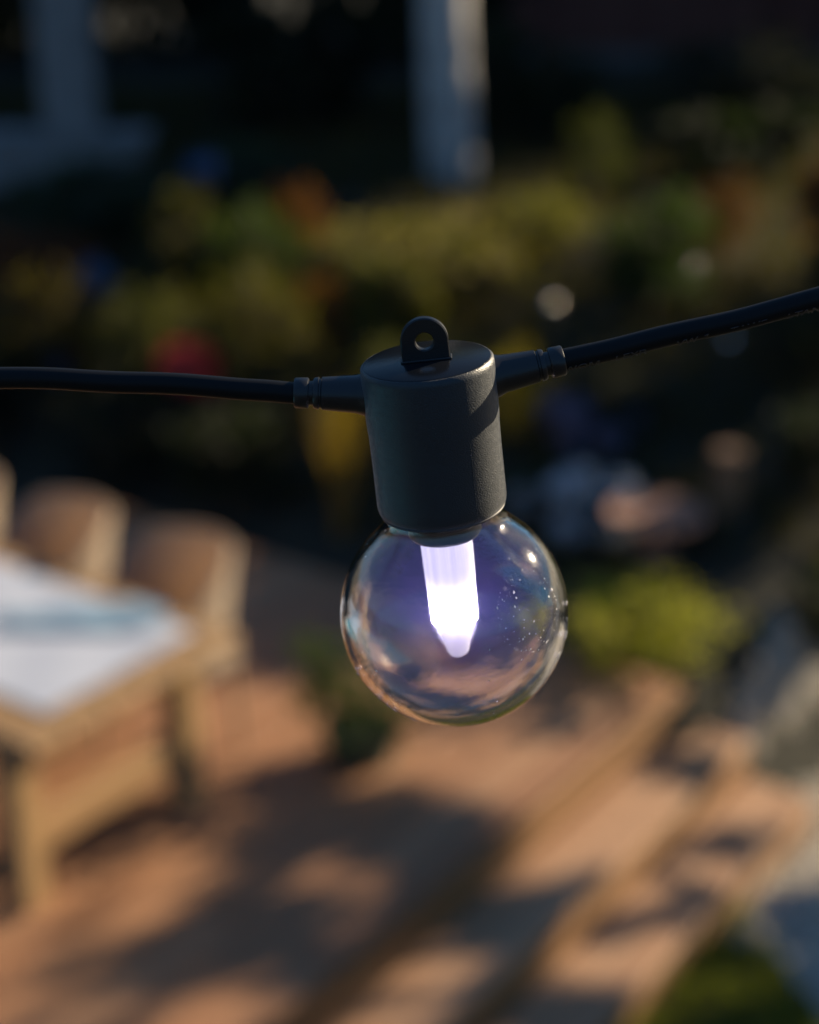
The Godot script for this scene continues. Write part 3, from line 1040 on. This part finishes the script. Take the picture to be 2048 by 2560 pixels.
		part("cable", tube(pts, rad, 20), rubber, o)
		# relief: tapering boot, groove, collar
		var d: Vector3 = (curve.sample_baked(0.016, true) - curve.sample_baked(0.0, true)).normalized()
		var at := curve.sample_baked(0.0, true)
		var rp := PackedVector2Array()
		for q in [[2.3, 14.4], [2.95, 14.4], [3.2, 14.1], [3.25, 11.7], [3.05, 11.4], [2.55, 11.35], [2.55, 10.45], [3.05, 10.4], [3.3, 10.1], [3.4, 9.3], [3.1, 9.2], [3.1, 8.8], [3.45, 8.6], [4.0, 1.5], [4.4, 0.2], [5.0, -1.5], [0.0, -1.5]]:
			rp.append(Vector2(q[0], q[1]) * mm)
		var relief := part("strain_relief", lathe(rp, 40), gloss, o, at)
		relief.basis = Basis(Quaternion(Vector3.UP, d))
	# faint moulded print along the right cable
	var font := SystemFont.new()
	font.font_names = PackedStringArray(["Droid Sans"])
	var words := [["AWOM", 0.0345], ["LEXR", 0.0455], ["VW-1", 0.0585], ["TAWS", 0.0700], ["LTAN", 0.0815]]
	for w in words:
		var tm := TextMesh.new()
		tm.text = w[0]
		tm.font = font
		tm.font_size = 32
		tm.pixel_size = 0.000044
		tm.depth = 0.00012
		var k := 0
		while k < right.size() - 2 and right[k + 1].x < w[1]:
			k += 1
		var along: Vector3 = (right[k + 1] - right[k]).normalized()
		var on_axis: Vector3 = right[k] + along * ((w[1] - right[k].x) / along.x)
		var up := Vector3.UP - along * along.y
		up = (up.normalized() * cos(0.85) + along.cross(up).normalized() * -sin(0.85) * -1.0).normalized()
		var out := along.cross(up).normalized()
		var pr := part("cable_print", tm, mat(Color(0.018, 0.019, 0.024), 0.5), o, inv * (on_axis + out * 0.00231))
		pr.basis = inv.basis * Basis(along, up, out)

	# bulb: a hollow clear globe
	var gl := StandardMaterial3D.new()
	gl.albedo_color = Color(1, 1, 1, 0)
	gl.transparency = BaseMaterial3D.TRANSPARENCY_ALPHA
	gl.refraction_enabled = true
	gl.refraction_scale = 0.048
	gl.roughness = 0.0
	gl.clearcoat_enabled = true
	gl.clearcoat = 0.28
	gl.clearcoat_roughness = 0.09
	gl.heightmap_enabled = true
	gl.heightmap_texture = tex.grain
	gl.heightmap_scale = 0.0011
	gl.uv1_triplanar = true
	gl.uv1_scale = Vector3.ONE * 12.0
	var bp := PackedVector2Array()
	for q in [[12.5, 30.0], [12.6, 24.2], [12.9, 22.9], [13.7, 21.7], [15.1, 20.2]]:
		bp.append(Vector2(q[0], q[1]) * mm)
	for k in 65:
		var a := lerpf(asin(17.0 / 25.0), PI, k / 64.0)
		bp.append(Vector2(maxf(sin(a), 0.0) * 25.0, cos(a) * 25.0) * mm)
	for k in 65:
		var a := lerpf(PI, asin(15.9 / 23.5), k / 64.0)
		bp.append(Vector2(maxf(sin(a), 0.0) * 23.5, cos(a) * 23.5) * mm)
	for q in [[14.0, 19.2], [12.5, 20.8], [11.6, 22.3], [11.3, 24.0], [11.2, 30.0], [12.5, 30.0]]:
		bp.append(Vector2(q[0], q[1]) * mm)
	var bulb := part("glass_bulb", lathe(bp, 128), gl, o)
	dust(bulb)

	# violet fog inside the bulb, standing in for the glow around the lamp
	var fog := FogVolume.new()
	fog.name = "glow_fog"
	fog.shape = RenderingServer.FOG_VOLUME_SHAPE_ELLIPSOID
	fog.size = Vector3.ONE * 45.0 * mm
	var fm := FogMaterial.new()
	fm.density = 2.2
	fm.albedo = Color(0.66, 0.52, 1.0)
	fog.material = fm
	fog.set_meta("kind", "stuff")
	bulb.add_child(fog)

	var cp := PackedVector2Array()
	for q in [[0.0, 27.0], [11.0, 27.0], [11.1, 24.9], [10.8, 24.4], [9.2, 24.2], [8.6, 23.8], [8.4, 22.6], [7.9, 22.3], [7.9, 19.8], [7.4, 18.8], [6.6, 18.4], [0.0, 18.4]]:
		cp.append(Vector2(q[0], q[1]) * mm)
	part("lamp_collar", lathe(cp, 64), mat(Color(0.016, 0.016, 0.02), 0.28), o)

	# lit light pipe with fine flutes, and the cone below it
	var led := StandardMaterial3D.new()
	led.albedo_color = Color(0.8, 0.8, 0.8)
	led.emission_enabled = true
	led.emission_texture = led_stripes()
	led.emission_energy_multiplier = 0.30
	part("lamp_light_tube", light_tube(), led, o)
	var cone := StandardMaterial3D.new()
	cone.albedo_color = Color(0.8, 0.8, 0.8)
	cone.emission_enabled = true
	cone.emission_texture = cone_glow()
	cone.emission_energy_multiplier = 0.20
	var kp := PackedVector2Array()
	for q in [[3.9, -1.0], [3.85, -2.8], [3.0, -6.8], [2.35, -9.3], [1.95, -10.0], [1.2, -10.5], [0.0, -10.7]]:
		kp.append(Vector2(q[0], q[1]) * mm)
	part("lamp_light_cone", lathe(kp, 40), cone, o)
	var lamp := OmniLight3D.new()
	lamp.name = "lamp_glow"
	lamp.light_color = Color(0.72, 0.60, 1.0)
	lamp.light_energy = 0.0000001
	lamp.light_size = 0.002
	lamp.omni_range = 12.0
	lamp.omni_attenuation = 2.0
	lamp.shadow_enabled = true
	lamp.position = Vector3(0, 0.004, 0)
	o.add_child(lamp)


func led_stripes() -> ImageTexture:
	# brightness along the light pipe: streaked where it fades towards the collar, far brighter at its end
	var im := Image.create(512, 64, false, Image.FORMAT_RGBF)
	var ribs := []
	for k in 64:
		ribs.append(rng.randf_range(0.72, 1.0))
	for x in 512:
		var v: float = ribs[x / 8] * (1.0 if x % 8 > 1 else 0.86)
		for y in 64:
			var t := y / 63.0
			var k: float = lerpf(v, 1.0, smoothstep(0.35, 0.85, t)) * (0.70 + 21.0 * pow(smoothstep(0.15, 1.0, t), 3.6))
			im.set_pixel(x, y, Color(k * 0.80, k * 0.71, k * 1.08))
	return ImageTexture.create_from_image(im)


func cone_glow() -> ImageTexture:
	var im := Image.create(4, 64, false, Image.FORMAT_RGBF)
	for y in 64:
		var t := y / 63.0
		var k := lerpf(0.72, 0.50, smoothstep(0.1, 0.6, t)) + 0.35 * smoothstep(0.6, 1.0, t)
		for x in 4:
			im.set_pixel(x, y, Color(k * 0.84, k * 0.70, k))
	return ImageTexture.create_from_image(im)


func light_tube() -> ArrayMesh:
	var st := SurfaceTool.new()
	st.begin(Mesh.PRIMITIVE_TRIANGLES)
	var seg := 96
	var rows := [[18.5, 5.6], [10.0, 5.4], [4.0, 5.15], [-1.4, 4.95], [-2.0, 4.5], [-2.1, 0.0]]
	for i in rows.size() - 1:
		for k in seg:
			var c := []
			for v in [[i, k + 1], [i, k], [i + 1, k], [i + 1, k + 1]]:
				var a: float = TAU * v[1] / seg
				var r: float = rows[v[0]][1] * (1.0 + (0.018 if int(v[1]) % 2 else 0.0)) * 0.001
				c.append([Vector3(cos(a) * r, rows[v[0]][0] * 0.001, sin(a) * r), Vector2(a / TAU, (18.5 - rows[v[0]][0]) / 20.6)])
			for j in [0, 1, 2, 0, 2, 3]:
				st.set_uv(c[j][1])
				st.add_vertex(c[j][0])
	st.generate_normals()
	return st.commit()


func eyelet(r: float, centre: float, hole: float, thick: float) -> ArrayMesh:
	var st := SurfaceTool.new()
	st.begin(Mesh.PRIMITIVE_TRIANGLES)
	var outer := []
	var inner := []
	var n := 48
	for k in n:
		var a := TAU * k / n
		inner.append(Vector2(cos(a) * hole, centre + sin(a) * hole))
		if sin(a) >= 0.0:
			outer.append(Vector2(cos(a) * r, centre + sin(a) * r))
		else:
			var m := maxf(absf(cos(a)) / r, -sin(a) / centre)
			outer.append(Vector2(cos(a) / m, centre + sin(a) / m))
	var b := 0.00025
	for k in n:
		var k1 := (k + 1) % n
		var mid := Vector2(0, centre)
		var so0: Vector2 = outer[k] - (outer[k] - mid).normalized() * b
		var so1: Vector2 = outer[k1] - (outer[k1] - mid).normalized() * b
		var si0: Vector2 = inner[k] + (inner[k] - mid).normalized() * b
		var si1: Vector2 = inner[k1] + (inner[k1] - mid).normalized() * b
		var h := thick / 2.0
		var core := Vector3((outer[k].x + inner[k].x) / 2.0, (outer[k].y + inner[k].y) / 2.0, 0)
		for sg in [-1.0, 1.0]:
			quad(st, v3(so0, sg * h), v3(so1, sg * h), v3(si1, sg * h), v3(si0, sg * h), core)
			quad(st, v3(so0, sg * h), v3(so1, sg * h), v3(outer[k1], sg * (h - b)), v3(outer[k], sg * (h - b)), core)
			quad(st, v3(si0, sg * h), v3(si1, sg * h), v3(inner[k1], sg * (h - b)), v3(inner[k], sg * (h - b)), core)
		quad(st, v3(outer[k], -h + b), v3(outer[k1], -h + b), v3(outer[k1], h - b), v3(outer[k], h - b), core)
		quad(st, v3(inner[k], -h + b), v3(inner[k1], -h + b), v3(inner[k1], h - b), v3(inner[k], h - b), core)
	return st.commit()


func v3(p: Vector2, z: float) -> Vector3:
	return Vector3(p.x, p.y, z)


func dust(bulb: Node3D) -> void:
	# specks of dust and lint that lie on the glass
	var st := SurfaceTool.new()
	st.begin(Mesh.PRIMITIVE_TRIANGLES)
	for i in 420:
		var d := rand_dir()
		if i < 200:
			d = (Vector3(0.66, 0.28, 0.68) + rand_dir() * 0.34).normalized()
		elif i < 270:
			d = (Vector3(-0.72, -0.35, 0.62) + rand_dir() * 0.25).normalized()
		if d.y > 0.75:
			continue
		var s := 0.000035 + 0.00018 * pow(rng.randf(), 5.0)
		var side := d.cross(rand_dir()).normalized()
		var up := side.cross(d)
		var long := rng.randf_range(1.0, 2.2)
		if rng.randf() < 0.07:
			long = rng.randf_range(5.0, 11.0)
			s = 0.00003
		var p := d * 0.02503
		quad(st, p - side * s * long, p - up * s, p + side * s * long, p + up * s, Vector3.ZERO)
	var m := mat(Color(0.70, 0.66, 0.60), 0.9)
	m.backlight_enabled = true
	m.backlight = Color(0.6, 0.6, 0.6)
	var o := part("dust", st.commit(), m, bulb)
	o.set_meta("kind", "stuff")
	# tiny clear bumps added on the globe to give sun glints
	var dr := SurfaceTool.new()
	dr.begin(Mesh.PRIMITIVE_TRIANGLES)
	for i in 70:
		var a := rng.randf_range(-0.75, 1.0)
		var d := Vector3(cos(a) * 0.95, sin(a) * 0.95, rng.randf_range(0.18, 0.62)).normalized()
		if i >= 42:
			a = rng.randf_range(3.35, 4.3)
			d = Vector3(cos(a), sin(a), rng.randf_range(0.25, 0.7)).normalized()
		if d.y > 0.70:
			continue
		var s := 0.00014 + 0.00045 * pow(rng.randf(), 2.0)
		var t := Transform3D(Basis(Quaternion(Vector3.UP, d)).scaled_local(Vector3(s, s * 0.5, s * rng.randf_range(1.0, 2.2))), d * 0.025)
		for j in 5:
			for k in 10:
				var c := []
				for v in [[j, k + 1], [j, k], [j + 1, k], [j + 1, k + 1]]:
					var th: float = PI * v[0] / 5.0
					var ph: float = TAU * v[1] / 10.0
					c.append(Vector3(sin(th) * cos(ph), cos(th), sin(th) * sin(ph)))
				for w in [0, 1, 2, 0, 2, 3]:
					dr.set_normal((t.basis.inverse().transposed() * c[w]).normalized())
					dr.add_vertex(t * c[w])
	var gm := mat(Color(0.6, 0.6, 0.6), 0.16)
	gm.transparency = BaseMaterial3D.TRANSPARENCY_ALPHA
	gm.albedo_color.a = 0.12
	gm.metallic_specular = 0.7
	var o2 := part("glint_bumps", dr.commit(), gm, bulb)
	o2.set_meta("kind", "stuff")
